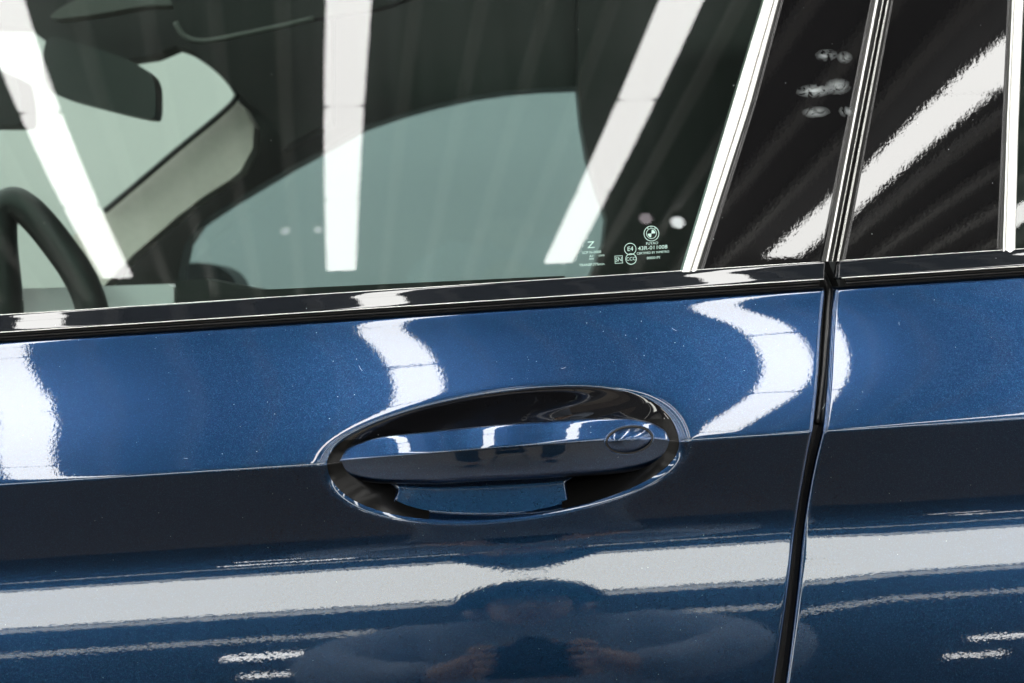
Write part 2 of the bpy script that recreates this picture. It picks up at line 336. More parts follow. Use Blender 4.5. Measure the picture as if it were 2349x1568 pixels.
# spot lamps
for (px, al, ac, m_, r_, lb) in [(0, 2.84, 1.029, EMITS, .026, 'small round bright ceiling spot nearest the window bar'), (1, 2.78, .889, EMITS2, .024, 'small round dim ceiling spot next to the brighter spot'),
                                 (2, 2.80, -.513, EMITS2, .017, 'tiny round pinkish ceiling spot left of the middle lamp row'), (3, 2.795, -.388, EMITS2, .015, 'tiny dim ceiling spot touching the middle lamp row')]:
    c = cpt(al, ac); n = 16
    o = empty('ceiling_spot', (c[0], c[1], LH), lb, 'spot lamp')
    V = [(c[0]+r_*math.cos(a)*math.cos(t), c[1]+r_*math.cos(a)*math.sin(t), LH-.05+2*r_*math.sin(a)) for a in np.linspace(-1.5, 1.5, 10) for t in np.linspace(0, 2*math.pi, n, endpoint=False)]
    part('bulb', V, grid_faces(10, n, True), m_, o, True, rel=False)
    V2 = [(c[0]+(r_*.6)*math.cos(2*math.pi*k/n), c[1]+(r_*.6)*math.sin(2*math.pi*k/n), z) for z in (LH-.012, LH+.13) for k in range(n)]
    part('spot_body', V2, [tuple(range(n, 2*n))]+[(k, (k+1) % n, n+(k+1) % n, n+k) for k in range(n)], INT, o, False, rel=False)

# ------------------------------------------------------------------ the car
car = empty('car', (0, 1.8, 0), 'dark metallic blue car with gloss black window trim, seen close at the front door handle', 'car')
T0, KAP = math.tan(0.25689), 0.6002
def gy(z): return .99+T0*(z-.03)+KAP/2*(z-.03)**2
def onglass(x, y, off=0.):
    d = ray(x, y); Y = 1.
    for _ in range(30): Y = gy(Y*d[2]/d[1])+off
    return d*(Y/d[1])
# door profile: outward tilt of the skin (degrees) against height
TU = [(.01, 27.4), (-.010, 27.4), (-.0225, 31.0), (-.032, 36.5), (-.045, 40.1), (-.058, 42.0), (-.067, 42.0), (-.077, 40.3), (-.09, 35.4), (-.1, 32.0), (-.115, 29)]
TL = [(-.09, 0), (-.11, -1.5), (-.13, 0), (-.145, 2.8), (-.155, 7.), (-.163, 12.4), (-.1705, 15.9), (-.175, 17.0), (-.182, 17.8), (-.192, 16.7), (-.200, 15.7), (-.209, 15.0), (-.219, 14.6), (-.2306, 14.0), (-.238, 13.6), (-.26, 12.6), (-.32, 10.5), (-.45, 8), (-.62, 0)]
ZG = np.arange(-.60, .012, 1e-4)
def sm(a, s):
    k = np.exp(-.5*(np.arange(-int(4*s), int(4*s)+1)/s)**2); k /= k.sum()
    return np.convolve(np.pad(a, int(4*s), 'edge'), k, 'valid')
aU = sm(np.interp(ZG, [t[0] for t in TU][::-1], [t[1] for t in TU][::-1]), 30)
aL = sm(np.interp(ZG, [t[0] for t in TL][::-1], [t[1] for t in TL][::-1]), 18)
CREASE = -.1026
wgt = np.clip((ZG-(CREASE-.0024))/.0066, 0, 1); wgt = wgt*wgt*(3-2*wgt)
aa = aU*wgt+aL*(1-wgt)
aa = aa+44*np.exp(np.clip(ZG+.0108, -1, 0)/.0017)
slope = np.tan(np.radians(aa))
PY = np.cumsum(slope)*1e-4; PY = PY-np.interp(-.0108, ZG, PY)+.979
def prof(Z): return np.interp(Z, ZG, PY)
def warp(X, Z):  # gentle plan curvature towards the front
    t = np.clip(-.20-X, 0, .4); k = np.clip((Z+.108)/.09, 0, 1); return -.088*t**2*(.5+.5*k*k*(3-2*k))
def qroll(d, r):
    d = np.clip(d, 0, r); return r-np.sqrt(np.clip(r*r-(r-d)**2, 0, None))
# bowl
BX, BA = -.0098, .1163
BZ, BB = -.1028, .0
def bowl_pt(rho, phi):
    c, s = np.cos(phi), np.sin(phi)
    bz = np.where(s > 0, .0392, .0430)
    shx = np.where(s > 0, .031*s, .012*s)
    sq = np.sign(s)*np.abs(s)**.96; cq = np.sign(c)*np.abs(c)**.98
    return BX+rho*(BA*cq+shx*np.abs(s)), BZ+rho*bz*sq
_ph = np.linspace(-math.pi, math.pi, 2881)
_ex, _ez = bowl_pt(1.0, _ph); _ang = np.arctan2(_ez-BZ, _ex-BX); _rad = np.hypot(_ex-BX, _ez-BZ); _o = np.argsort(_ang); _ang = _ang[_o]; _rad = _rad[_o]
def bowl_rho(X, Z):
    return np.hypot(X-BX, Z-BZ)/np.interp(np.arctan2(Z-BZ, X-BX), _ang, _rad, period=2*math.pi)
YC, DB = .921, .024
def door_h(X, Z):
    h0 = prof(Z)
    rho = bowl_rho(X, Z)
    an = np.arctan2(Z-BZ, X-BX); rr = np.interp(an, _ang, _rad, period=2*math.pi)
    zr = BZ+rr*np.sin(an); yr = prof(zr)
    # radial distance inside the rim, metres across the short way
    eff = np.interp(np.abs(np.sin(an)), [0, .25, 1], [.060, .043, .040])
    s = (1-rho)*eff
    soft = .0011
    sp_ = soft*np.log1p(np.exp(np.clip(s/soft, -40, 40)))
    tlt = np.where(Z > BZ, 1.25, 1.0)
    d = DB*np.tanh(sp_*tlt/DB)
    inner = yr*rho**2+(1-rho**2)*(YC-.004)
    wt = 1/(1+np.exp(np.clip(-s/.0009, -40, 40)))
    return h0*(1-wt)+inner*wt+d
ZG0 = -.0108; ZBOT = -.56
gapL = [(-.0130, .2160), (-.0665, .1996), (-.1026, .1872), (-.1250, .1820), (-.1701, .1710), (-.2050, .1627), (-.2541, .1496)]
gapR = [(-.0135, .2241), (-.0670, .2077), (-.1023, .1960), (-.1255, .1889), (-.1657, .1793), (-.2023, .1712), (-.2546, .1587)]
def gx(Z, tab):
    z = np.array([t[0] for t in tab])[::-1]; x = np.array([t[1] for t in tab])[::-1]
    r = np.interp(Z, z, x); r = np.where(Z < z[0], x[0]+(Z-z[0])*.27, r); r = np.where(Z > z[-1], x[-1]+(Z-z[-1])*.31, r)
    return r
def gxs(Z, tab):  # smoothed
    sh = .0012 if tab is gapL else -.0012
    o = np.arange(-12, 13)*.0018; wt = np.exp(-.5*(o/.010)**2); wt /= wt.sum()
    return sh+sum(w_*gx(Z+d_, tab) for w_, d_ in zip(wt, o))
def door_skin(name, side, tab, xfar, parent, hole):
    r = .0032; rt = .0036
    th = np.linspace(0, math.pi/2, 12)
    wc = np.r_[r*(1-np.sin(th[::-1])), ]                   # 0..r
    wcol = np.r_[wc, np.linspace(r, .52, 440)[1:], np.linspace(.52, xfar, 12)[1:]]
    zt = np.r_[rt*(1-np.sin(th[::-1]))]
    zrow = np.r_[ZG0-zt, np.arange(ZG0-rt-.0008, -.0985, -.0008), np.arange(-.0987, -.1075, -.00025), np.arange(-.1080, -.275, -.0008), np.arange(-.28, ZBOT, -.006)]
    Zr, Wc = np.meshgrid(zrow, wcol, indexing='ij')
    xe = gxs(Zr, tab)
    # rounded corner at the top of the gap
    X = xe-side*Wc
    Y = door_h(X, Zr) if hole else prof(Zr)
    if side > 0: Y = Y+warp(X, Zr)
    if not hole: Y = Y+.30*np.clip(.06-Wc, 0, .06)**2
    dist_t = ZG0-Zr
    cx = .0055                                             # corner radius in the sheet
    a_ = np.clip(cx-Wc, 0, None); b_ = np.clip(cx-dist_t, 0, None)
    dc = np.where((a_ > 0) & (b_ > 0), cx-np.hypot(a_, b_), np.minimum(Wc, dist_t))
    Y = Y+qroll(Wc, r)+qroll(dist_t, rt)*.9+np.where((a_ > 0) & (b_ > 0), np.clip(-dc, 0, None)*1.2, 0)
    # return flanges
    P = np.stack([X, Y, Zr], -1)
    N = grid_normals(P)
    fc = grid_faces(len(zrow), len(wcol), False, side < 0)
    if hole:
        rho = bowl_rho(P[..., 0], P[..., 2]).ravel()
        fc = fc[~(rho[fc] < 1.06).all(1)]
    o = big_mesh(name, P, fc, PAINT, parent, N)
    fl = np.stack([P[:, 0], P[:, 0]+np.array([side*.0003, .02, 0])], 0); 
    big_mesh('return_flange', fl, grid_faces(2, len(zrow)), PAINT, o if False else parent)
    ft = np.stack([P[0], P[0]+np.array([0, .016, .0002])], 0)
    big_mesh('upper_flange', ft, grid_faces(2, len(wcol)), PAINT, parent)
    return o
fdoor = door_skin('front_door_panel', 1, gapL, .78, car, True)
rdoor = door_skin('rear_door_panel', -1, gapR, .78, car, False)
# bowl mesh
rh = np.r_[np.linspace(1.09, 1.04, 8), np.linspace(1.035, .90, 60), np.linspace(.895, .0, 90)]
ph = np.linspace(-math.pi, math.pi, 900, endpoint=False)
RR, PP = np.meshgrid(rh, ph, indexing='ij')
bx, bz = bowl_pt(1.0, PP); bx = BX+(bx-BX)*RR; bz = BZ+(bz-BZ)*RR
PB = np.stack([bx, door_h(bx, bz)-np.where(RR > 1.03, .00004, 0), bz], -1)
NB = grid_normals(PB, True); NB[-1] = NB[-2]
bowl = big_mesh('handle_recess', PB, grid_faces(len(rh), len(ph), True), PAINT, fdoor, NB)
# black patches put the handle's shade at the recess ends into colour
X_ = PB[..., 0]; Z_ = PB[..., 2]
def shade_patch(cond, name, m_=None):
    fc = grid_faces(len(rh), len(ph), True); ok = cond.ravel()[fc].all(1)
    P2 = PB-NB*np.array([-1, -1, -1])*0.0009*np.clip((.975-RR)/.03, .12, 1)[..., None]
    return big_mesh(name, P2, fc[ok], m_ or GLOSSB, fdoor, NB)
zl = -.1085
shade_patch((RR < .978) & (Z_ < zl+.02) & (X_ < -.0600), 'recess_shade_patch', SATINB)
shade_patch((RR < .97) & (Z_ < zl+.02) & (X_ > .0250), 'recess_shade_patch', SATINB)
padpx = [(914, 1090), (909, 1125), (903, 1150), (906, 1163), (935, 1170), (1000, 1178), (1080, 1182), (1160, 1181), (1230, 1176), (1285, 1167), (1300, 1158), (1303, 1140), (1299, 1110), (1293, 1085)]
def pad_pt(x, y):
    Y = .918
    for _ in range(8): p = at(x, y, Y); Y = .9135+math.tan(R(19))*(p[2]+.140)
    return at(x, y, Y)[[0, 2]]
padb = np.array([pad_pt(x, y) for x, y in padpx]); pb = smooth_curve(np.c_[padb, np.zeros(len(padb))], 10, True)[:, :2]
pc = np.array([-.0160, -.1160]); prow = []
for f_ in np.r_[np.linspace(1.0, .95, 16), np.linspace(.94, .05, 22)]:
    q = pc+(pb-pc)*f_
    A_ = np.c_[pb[:, 0], pb[:, 1], np.ones(len(pb))]; yb = door_h(pb[:, 0], pb[:, 1]); cf = [0., math.tan(R(19)), .9135+math.tan(R(19))*.140]
    pl = q[:, 0]*cf[0]+q[:, 1]*cf[1]+cf[2]; kk = min(1, (1-f_)/.03); kk = kk*kk*(3-2*kk)
    ins = np.clip((1-f_)/.05, 0, 1); y = (door_h(pc[0]+(pb[:, 0]-pc[0]), pb[:, 1])-(pb[:, 0]*cf[0]+pb[:, 1]*cf[1]+cf[2]))*(1-kk)+pl-.0002-.0002*(1-f_*f_)-.0008*np.sqrt(np.clip(1-(1-ins)**2, 0, 1))
    prow.append(np.stack([q[:, 0], y, q[:, 1]], -1))
prow = np.array(prow); V, fc = tube(prow[3], .00038, 8, True); part('pad_outline_glint', V, fc, PAINT, fdoor)  # added thin tube puts the pad's bright outline into the shape
big_mesh('recess_lit_pad', prow, grid_faces(len(prow), prow.shape[1], True), PAINT, fdoor, grid_normals(prow, True))  # raised pad added and tilted so the recess floor looks lit
shade_patch((RR < .972) & (Z_ > zl+.0195), 'recess_shade_patch')  # black patch puts the dark of the upper recess into colour

# ------------------------------------------------------------------ door handle
ST = [(750, 1061, 1064, 1068), (757, 1050, 1062, 1076.61), (775, 1036, 1058, 1091.05), (810, 1021, 1054, 1103.3), (869, 1004, 1048, 1113.81), (980, 992, 1039, 1115.71), (1090, 981, 1029, 1110), (1210, 971, 1020, 1105), (1298, 965, 1014, 1099.83),
      (1389, 961, 1008.5, 1094.85), (1440, 961, 1006, 1088.51), (1490, 967, 1005.5, 1077.3), (1525, 983, 1009, 1061.05), (1545, 1001, 1015, 1045.44), (1552, 1013, 1021, 1033)]
xs = np.r_[750, 751.5, 754, np.linspace(757, 1540, 150), 1543, 1546, 1549, 1551, 1552]
tops = pchip([s[0] for s in ST], [s[1] for s in ST], xs); rid = pchip([s[0] for s in ST], [s[2] for s in ST], xs); bot = pchip([s[0] for s in ST], [s[3] for s in ST], xs)
rows = []
for x, t, r_, b_ in zip(xs, tops, rid, bot):
    q = (x-1150)/400.
    q = (x-1165)/400.; Yr = .8945+.0215*q*q
    pr = at(x, r_, Yr); zt = at(x, t, Yr+.01)[2]; zb = at(x, b_, Yr+.004)[2]; zr = pr[2]; Ht = zt-zr; Hb = zr-zb
    sec = [(1.0*Ht+.007, zt-.35*Ht), (1.0*Ht+.004, zt-.04*Ht), (.98*Ht+.001, zt), (.86*Ht, zt-.06*Ht), (.62*Ht, zr+.70*Ht), (.37*Ht, zr+.42*Ht), (.15*Ht, zr+.17*Ht), (.05*Ht, zr+.05*Ht), (.004*Ht, zr-.03*Hb), (.012*Hb, zr-.12*Hb),
           (.05*Hb, zr-.34*Hb), (.13*Hb, zr-.60*Hb), (.25*Hb, zr-.82*Hb), (.45*Hb, zr-.97*Hb), (.75*Hb, zr-1.0*Hb), (1.0*Hb, zr-.85*Hb), (1.1*Hb, zr-.4*Hb), (1.1*Hb, zr+.1*Ht)]
    c = smooth_curve([(pr[0], Yr+dy, z) for dy, z in sec], 5, True)
    # follow slight slant of the ridge along X
    rows.append(c)
HP = np.array(rows); hc0 = HP[0].mean(0); hc1 = HP[-1].mean(0)
V = HP.reshape(-1, 3); k = HP.shape[1]; fc = grid_faces(len(HP), k, True, True).tolist(); nV = len(V)
V = np.vstack([V, hc0, hc1]); fc += [(j, (j+1) % k, nV) for j in range(k)]; fc += [((j+1) % k+(len(HP)-1)*k, j+(len(HP)-1)*k, nV+1) for j in range(k)]
handle = part('door_handle', V, fc, PAINT, car)
# surface lookup on the handle front
def hsurf(X, Z):
    i = int(np.argmin(abs(HP[:, 60, 0]-X))); s = HP[i]; fr = s[10:70]; z = fr[:, 2]; o_ = np.argsort(z); return np.interp(Z, z[o_], fr[o_, 1])
# oval lock cover with a dark groove round it
def oval(cx, cy_, rx, ry, n=48, ang=R(-4)):
    return [(cx+rx*math.cos(t)*math.cos(ang)-ry*math.sin(t)*math.sin(ang), cy_-(rx*math.cos(t)*math.sin(-ang)+ry*math.sin(t)*math.cos(ang))) for t in np.linspace(0, 2*math.pi, n, endpoint=False)]
def on_handle(x, y, off):
    Y = .90
    for _ in range(6): p = at(x, y, Y); Y = hsurf(p[0], p[2])+off
    return at(x, y, Y)
ov = oval(1443.5, 1010, 52.5, 30)
gp = [on_handle(x, y, -.0001) for x, y in ov]
gp = np.array(gp); 
for _ in range(2): gp[:, 1] = (np.roll(gp[:, 1], 1)+gp[:, 1]+np.roll(gp[:, 1], -1))/3
V, fc = tube(gp, .0006, 8, True); part('lock_groove', V, fc, DARK, handle)
ge = np.array([on_handle(x, y, -.0001) for x, y in oval(1443.5, 1010, 56.2, 33.4)])
for _ in range(2): ge[:, 1] = (np.roll(ge[:, 1], 1)+ge[:, 1]+np.roll(ge[:, 1], -1))/3
V, fc = tube(ge, .0005, 8, True); part('lock_glint_ring', V, fc, PAINT, handle)  # added ring catches the bright line outside the groove
rings = []
for f_, off in ((.965, .0002), (.955, -.0003), (.93, -.00055), (.86, -.0013), (.7, -.0023), (.5, -.0032), (.3, -.0037), (.12, -.0039)):
    rings.append([on_handle(x, y, off) for x, y in oval(1443.5, 1010, 52.5*f_, 30*f_)])
LP = np.array(rings); LP[..., 1] = np.array([[np.mean([LP[i, (j+d) % 48, 1] for d in (-2, -1, 0, 1, 2)]) for j in range(48)] for i in range(len(LP))])
V = LP.reshape(-1, 3); cen = LP[-1].mean(0); fc = grid_faces(len(LP), 48, True).tolist()+[((len(LP)-1)*48+j, (len(LP)-1)*48+(j+1) % 48, len(V)) for j in range(48)]
part('lock_cover', np.vstack([V, cen]), fc, PAINT, handle)
# handle ends reach the door through short black mounts
for x0, x1, y0, y1 in ((850, 925, 1046, 1104), (1300, 1470, 1030, 1086)):
    a = at(x0, (y0+y1)/2, .935); b = at(x1, (y0+y1)/2, .935)
    V, fc = box(a[0], b[0], .912, .952, at((x0+x1)/2, y1-12, .93)[2], at((x0+x1)/2, y0, .93)[2]); o = part('handle_mount', V, fc, GLOSSB, handle, False); bevel_mod(o, .006, 4)

# ------------------------------------------------------------------ belt moulding, seals
def belt_section(zt=.0069, zb=-.0053):
    """closed section (y offset from glass line, z) of the black belt moulding"""
    return [(gy(zt)+.004, zt-.001), (gy(zt)+.0005, zt), (gy(zt)-.0018, zt-.0006), (gy(zt)-.0030, zt-.0020), (gy(zt)-.0047, zt-.0050), (gy(zt)-.0068, zt-.0085), (gy(zt)-.0082, zb+.0014),
            (gy(zt)-.0084, zb+.0006), (gy(zt)-.0078, zb), (gy(zt)-.0030, zb-.0002), (gy(zt)+.004, zb)]
def extrude_x(name, sec, x0, x1, m, parent, slant=.25, n=60, cap_r=.0012, n_s=6, zoff=0):
    c = smooth_curve([(0, y, z+zoff) for y, z in sec], n_s, True); ymax = c[:, 1].max(); cz = c[:, 2].mean()
    rowsx = [(x0, .55), (x0+.0002, .8), (x0+.0006, .93), (x0+cap_r, 1.)]+[(x0+cap_r+.0003, 1.), (x0+cap_r+.0012, 1.)]+[(x, 1.) for x in np.linspace(x0+cap_r, x1-cap_r, n)[1:-1]]+[(x1-cap_r-.0012, 1.), (x1-cap_r-.0003, 1.)]+[(x1-cap_r, 1.), (x1-.0006, .93), (x1-.0002, .8), (x1, .55)]
    V = []
    for x, s in rowsx:
        q = c.copy(); q[:, 1] = ymax+(q[:, 1]-ymax)*s; q[:, 2] = cz+(q[:, 2]-cz)*(1-(1-s)*.25)
        q[:, 0] = x+(q[:, 2]-cz)*slant*(1 if abs(x-x0) < .01 or abs(x-x1) < .01 else 0); V.append(q)
    V = np.array(V); k = V.shape[1]; fc = grid_faces(len(V), k, True).tolist()
    fc.append(list(range(k))); fc.append([(len(V)-1)*k+j for j in range(k)][::-1])
    return part(name, V.reshape(-1, 3), fc, m, parent)
XL = -1.0
xg0 = at(1893, 628, .98)[0]; xg1 = at(1920, 620, .98)[0]
extrude_x('belt_moulding', belt_section(), XL, xg0, TRIM, fdoor)
extrude_x('belt_moulding', belt_section(), xg1, 1.0, TRIM, rdoor)
for x0, x1, pr_ in ((XL, xg0-.002, fdoor), (xg1+.002, 1.0, rdoor)):
    for z_, yo, rr_ in ((-.0052, -.0082, .00045), (.0068, -.0006, .00035)):  # added pale tubes stand for bright reflections along the moulding edges
        V, fc = tube([(x, gy(.0069)+yo, z_) for x in np.linspace(x0, x1, 60)], rr_, 8); part('moulding_glint', V, fc, SATIN, pr_)
for x0, x1, pr_ in ((XL, xg0-.004, fdoor), (xg1+.006, 1.0, rdoor)):
    V, fc = tube([(x, .9815, -.0066) for x in np.linspace(x0, x1, 30)], .0013, 12); part('belt_seal', V, fc, RUBBER, pr_)
    V, fc = tube([(x, .9832, -.0088) for x in np.linspace(x0, x1, 30)], .0011, 12); part('belt_seal', V, fc, RUBBER, pr_)
    V, fc = box(x0, x1, .984, .999, -.02, .004); part('belt_backing', V, fc, DARK, pr_, False)
zt_ = .0069
V = [(-.21, 1.0, 0), (.04, 1.0, 0), (.04, 1.0, .0088), (-.16, 1.0, .0125), (-.21, 1.0, .0135)]; V += [(x, 1.006, z) for x, _, z in V]
part('inner_window_seal', V, [(0, 1, 2, 3, 4), (9, 8, 7, 6, 5)]+[(i, 5+i, 5+(i+1) % 5, (i+1) % 5) for i in range(5)], RUBBER, fdoor, False)
# dark seal deep in the door gap
P = []
for z in np.arange(.01, -.56, -.01):
    xa = gx(np.array(z), gapL)-.006; xb = gx(np.array(z), gapR)+.006; yy = float(prof(z))+.017
    P.append([(float(xa), yy, z), (float((xa+xb)/2), yy-.002, z), (float(xb), yy, z)])
P = np.array(P); part('gap_seal', P.reshape(-1, 3), grid_faces(len(P), 3), DARK, car)
V, fc = tube([(float(gx(np.array(z), gapL)+.0058), float(prof(z))+.0125-.006*max(0, 1-abs(z+.04)/.045), z) for z in np.arange(-.002, -.10, -.004)], [.0021]*25, 10) 
part('gap_seal_lip', V, fc, RUBBER, car)

# ------------------------------------------------------------------ side glass and pillar trim
def strip_patch(name, L, Rr, offs, m, parent, rows_y=None, n=40, back=.01, curve=None):
    """long trim piece between two picture-measured edges, laid on the side glass surface; offs = profile across"""
    V = []; ncol = len(offs)
    L = np.array(L, float); Rr = np.array(Rr, float)
    tt = np.linspace(0, 1, n)
    for t in tt:
        def ev(Q):
            s = np.linspace(0, 1, len(Q)); return np.array([np.interp(t, s, Q[:, 0]), np.interp(t, s, Q[:, 1])])
        a = ev(L); b = ev(Rr)
        for fx, off in offs:
            q = a*(1-fx)+b*fx; V.append(onglass(q[0], q[1], off))
    V = np.array(V).reshape(n, ncol, 3)
    bk = V[:, [0, -1]] + np.array([0, back, 0])
    V = np.concatenate([bk[:, :1], V, bk[:, 1:]], 1)
    return part(name, V.reshape(-1, 3), grid_faces(n, ncol+2, False, True), m, parent)
def ext(p, q, y):  # extend line p-q to picture row y
    return (p[0]+(q[0]-p[0])*(y-p[1])/(q[1]-p[1]), y)
def prof_round(n=9, h=.003, base=0.):
    return [(t, base-h*(1-(2*t-1)**2)**.5) for t in np.linspace(0, 1, n)]
YT = -900
def edge(pts, ybot=600):
    a, b = pts[0], pts[1]; c, d = pts[-2], pts[-1]
    e = [ext(a, b, YT), ext(a, b, YT/2)]+list(pts)+[ext(c, d, ybot)]
    # resample evenly
    Q = np.array(e); s = np.interp(np.linspace(0, 1, 40), np.linspace(0, 1, len(Q)), np.arange(len(Q)))
    yy = np.linspace(YT, ybot, 40); o_ = np.argsort(Q[:, 1]); return np.stack([np.interp(yy, Q[o_, 1], Q[o_, 0]), yy], 1)
eA = edge([(1751.6, 0), (1690.8, 201), (1634.6, 388), (1564.4, 620)], 625)
eB = edge([(1776, 0), (1706, 243), (1585, 620)], 624)
eB2 = edge([(1786.7, 0), (1721, 243), (1599.5, 620)], 624)
eC = edge([(2008, 0), (1966, 220), (1945.5, 328), (1913.5, 496), (1892, 610)])
eD = edge([(2016, 0), (1973.5, 220), (1952.5, 328), (1920.5, 496), (1898.5, 610)])
eE = edge([(2023, 0), (1980, 220), (1959, 328), (1926.5, 496), (1904.5, 610)])
eF = edge([(2030, 0), (1987, 220), (1965.5, 328), (1933, 496), (1910.5, 610)])
eG = edge([(2034, 0), (1991.5, 220), (1970.5, 328), (1938, 496), (1916, 610)])
eH = edge([(2041, 0), (1999, 220), (1978, 328), (1946, 496), (1924, 610)])
eI = edge([(2321, 0), (2309, 281), (2299, 580)], 592)
eJ = edge([(2327, 0), (2315, 281), (2306, 580)], 592)
eK = edge([(2349, 0), (2337, 281), (2329, 580)], 592)
def flatp(n=3, base=0., crown=0.): return [(t, base-crown*(1-(2*t-1)**2)) for t in np.linspace(0, 1, n)]
strip_patch('window_bar', eA, eB, [(0, .002), (.02, -.0005), (.06, -.0016), (.3, -.0026), (.6, -.0030), (.9, -.0026), (.97, -.0018), (1, .0005)], SATIN, fdoor)
strip_patch('window_bar_lip', eB, eB2, prof_round(7, .0016, -.0006), SATIN, fdoor)
PR = [(at(1916, 112, 1.0)), at(1868, 201, 1.0), at(1936, 190, 1.0), at(1882, 252, 1.0), at(1958, 118, 1.), at(1952, 250, 1.)]
prints = [(PR[0][0], PR[0][2]+CAMZ, .0085, .0048, .8), (PR[1][0]+.004, PR[1][2]+CAMZ, .0135, .0052, 1.), (PR[2][0], PR[2][2]+CAMZ, .010, .0065, .8), (PR[3][0], PR[3][2]+CAMZ, .0105, .0045, .8), (PR[4][0], PR[4][2]+CAMZ, .006, .005, .6), (PR[5][0], PR[5][2]+CAMZ, .006, .0045, .6)]
PIL = gloss_black('gloss_black_pillar_cover', .0000085, 330, prints=prints, col=(.005, .005, .0055))
strip_patch('pillar_cover', edge([(1786.7, 0), (1721, 243), (1599.5, 620)], 624), edge([(2008, 0), (1966, 220), (1945.5, 328), (1913.5, 496), (1892, 610)], 610), [(t, .0004-.0004*t*t) for t in np.linspace(0, 1, 21)], PIL, fdoor, n=90)
strip_patch('frame_moulding', eC, eD, prof_round(9, .0022, -.0012), SATIN, fdoor)
strip_patch('door_frame_seal', eD, eE, prof_round(7, -.0015, .002), RUBBER, fdoor)
strip_patch('door_frame_seal', eE, eF, prof_round(9, .0020, .0008), SATIN2, fdoor)
strip_patch('door_frame_seal', eF, eG, prof_round(7, -.0015, .002), RUBBER, rdoor)
strip_patch('frame_moulding', eG, eH, prof_round(9, .0022, -.0012), SATIN2, rdoor)
strip_patch('pillar_cover', edge([(2041, 0), (1999, 220), (1978, 328), (1946, 496), (1924, 610)], 612), edge([(2321, 0), (2309, 281), (2299, 580)], 592), [(t, .0015-.0013*t-.0003*t*t-.0003*t**3) for t in np.linspace(0, 1, 31)], PIL, rdoor, n=90)
strip_patch('window_bar_lip', eI, eJ, prof_round(7, .0016, -.0006), SATIN, rdoor)
strip_patch('window_bar', eJ, eK, flatp(7, -.001, .0015), SATIN, rdoor)
# glass panes
def pane(name, x0f, x1f, parent, m, n=40, k=40):
    V = []
    for z in np.linspace(.0, .62, n):
        xa, xb = x0f(z), x1f(z)
        for t in np.linspace(0, 1, k): V.append((xa+(xb-xa)*t, gy(z), z))
    return part(name, V, grid_faces(n, k), m, parent)
EA3 = np.array([onglass(*q) for q in eA]); EK3 = np.array([onglass(*q) for q in eK])
def xat(E3, z, d=.003):
    o_ = np.argsort(E3[:, 2]); return float(np.interp(z, E3[o_, 2], E3[o_, 0]))+d
pane('window_glass', lambda z: -1.0, lambda z: xat(EA3, z), fdoor, GLASS)
pane('window_glass', lambda z: xat(EK3, z, -.003), lambda z: 1.0, rdoor, GLASS)

# ------------------------------------------------------------------ etched marks on the glass
def text_mesh(name, s, px, py, hpx, parent, ang=0., m=ETCH, wscale=1.):
    c = bpy.data.curves.new('t', 'FONT'); c.body = s; c.size = 1; c.align_x = 'CENTER'; c.align_y = 'CENTER'; c.resolution_u = 3
    o = bpy.data.objects.new('t', c); C.objects.link(o); bpy.context.view_layer.update()
    me = bpy.data.meshes.new_from_object(o.evaluated_get(bpy.context.evaluated_depsgraph_get())); C.objects.unlink(o); bpy.data.objects.remove(o)
    V = np.array([v.co[:] for v in me.vertices]); F_ = [list(p.vertices) for p in me.polygons]
    out = []
    for x, y, _ in V:
        x *= wscale; X = x*math.cos(ang)-y*math.sin(ang); Y = x*math.sin(ang)+y*math.cos(ang)
        sx, sy = X*hpx/.72, Y*hpx/.72
        out.append(onglass(px+sx*cr+sy*sr*0, py-sy-sx*sr, -.0001))
    return part(name, out, F_, m, parent, False)
def ring_mark(name, px, py, r0, r1, parent, m=ETCH, n=40, a0=0, a1=360):
    V = []; an = np.radians(np.linspace(a0, a1, n))
    for a in an:
        for r_ in (r0, r1): V.append(onglass(px+r_*math.cos(a), py-r_*math.sin(a), -.0001))
    return part(name, V, grid_faces(n, 2), m, parent, False)
mk = fdoor
def dpx(a, b): return ((2100+a*.2341)*.61172, (820+b*.2341)*.61172)
k_ = .2341*.61172
x, y = dpx(1465, 242); ring_mark('etched_roundel', x, y, 115*k_, 124*k_, mk); ring_mark('etched_roundel', x, y, 76*k_, 84*k_, mk)
ring_mark('etched_roundel', x, y, 3*k_, 62*k_, mk, a0=5, a1=85, n=12); ring_mark('etched_roundel', x, y, 3*k_, 62*k_, mk, a0=185, a1=265, n=12)
for s_, da in (('B', -.62), ('M', 0), ('W', .62)):
    text_mesh('etched_lettering', s_, x+math.sin(da)*100*k_, y-math.cos(da)*100*k_, 28*k_, mk, -da)
x, y = dpx(1475, 400); text_mesh('etched_lettering', 'FUYAO', x, y, 42*k_, mk, wscale=1.05)
x, y = dpx(1125, 490); ring_mark('etched_circle', x, y, 88*k_, 97*k_, mk); text_mesh('etched_lettering', 'E4', x, y, 72*k_, mk, wscale=1.0)
x, y = dpx(1485, 470); text_mesh('etched_lettering', '43R-011008', x, y, 62*k_, mk, wscale=1.12)
x, y = dpx(1490, 548); text_mesh('etched_lettering', 'CERTIFIED BY INMETRO', x, y, 36*k_, mk, wscale=.98)
x, y = dpx(1138, 650); ring_mark('etched_circle', x, y, 80*k_, 90*k_, mk); text_mesh('etched_lettering', 'CCC', x, y, 56*k_, mk, wscale=.95)
x, y = dpx(940, 660); text_mesh('etched_lettering', 'SN', x, y, 70*k_, mk, wscale=.9)
b_ = [dpx(875, 600), dpx(1000, 593), dpx(1008, 718), dpx(880, 725)]
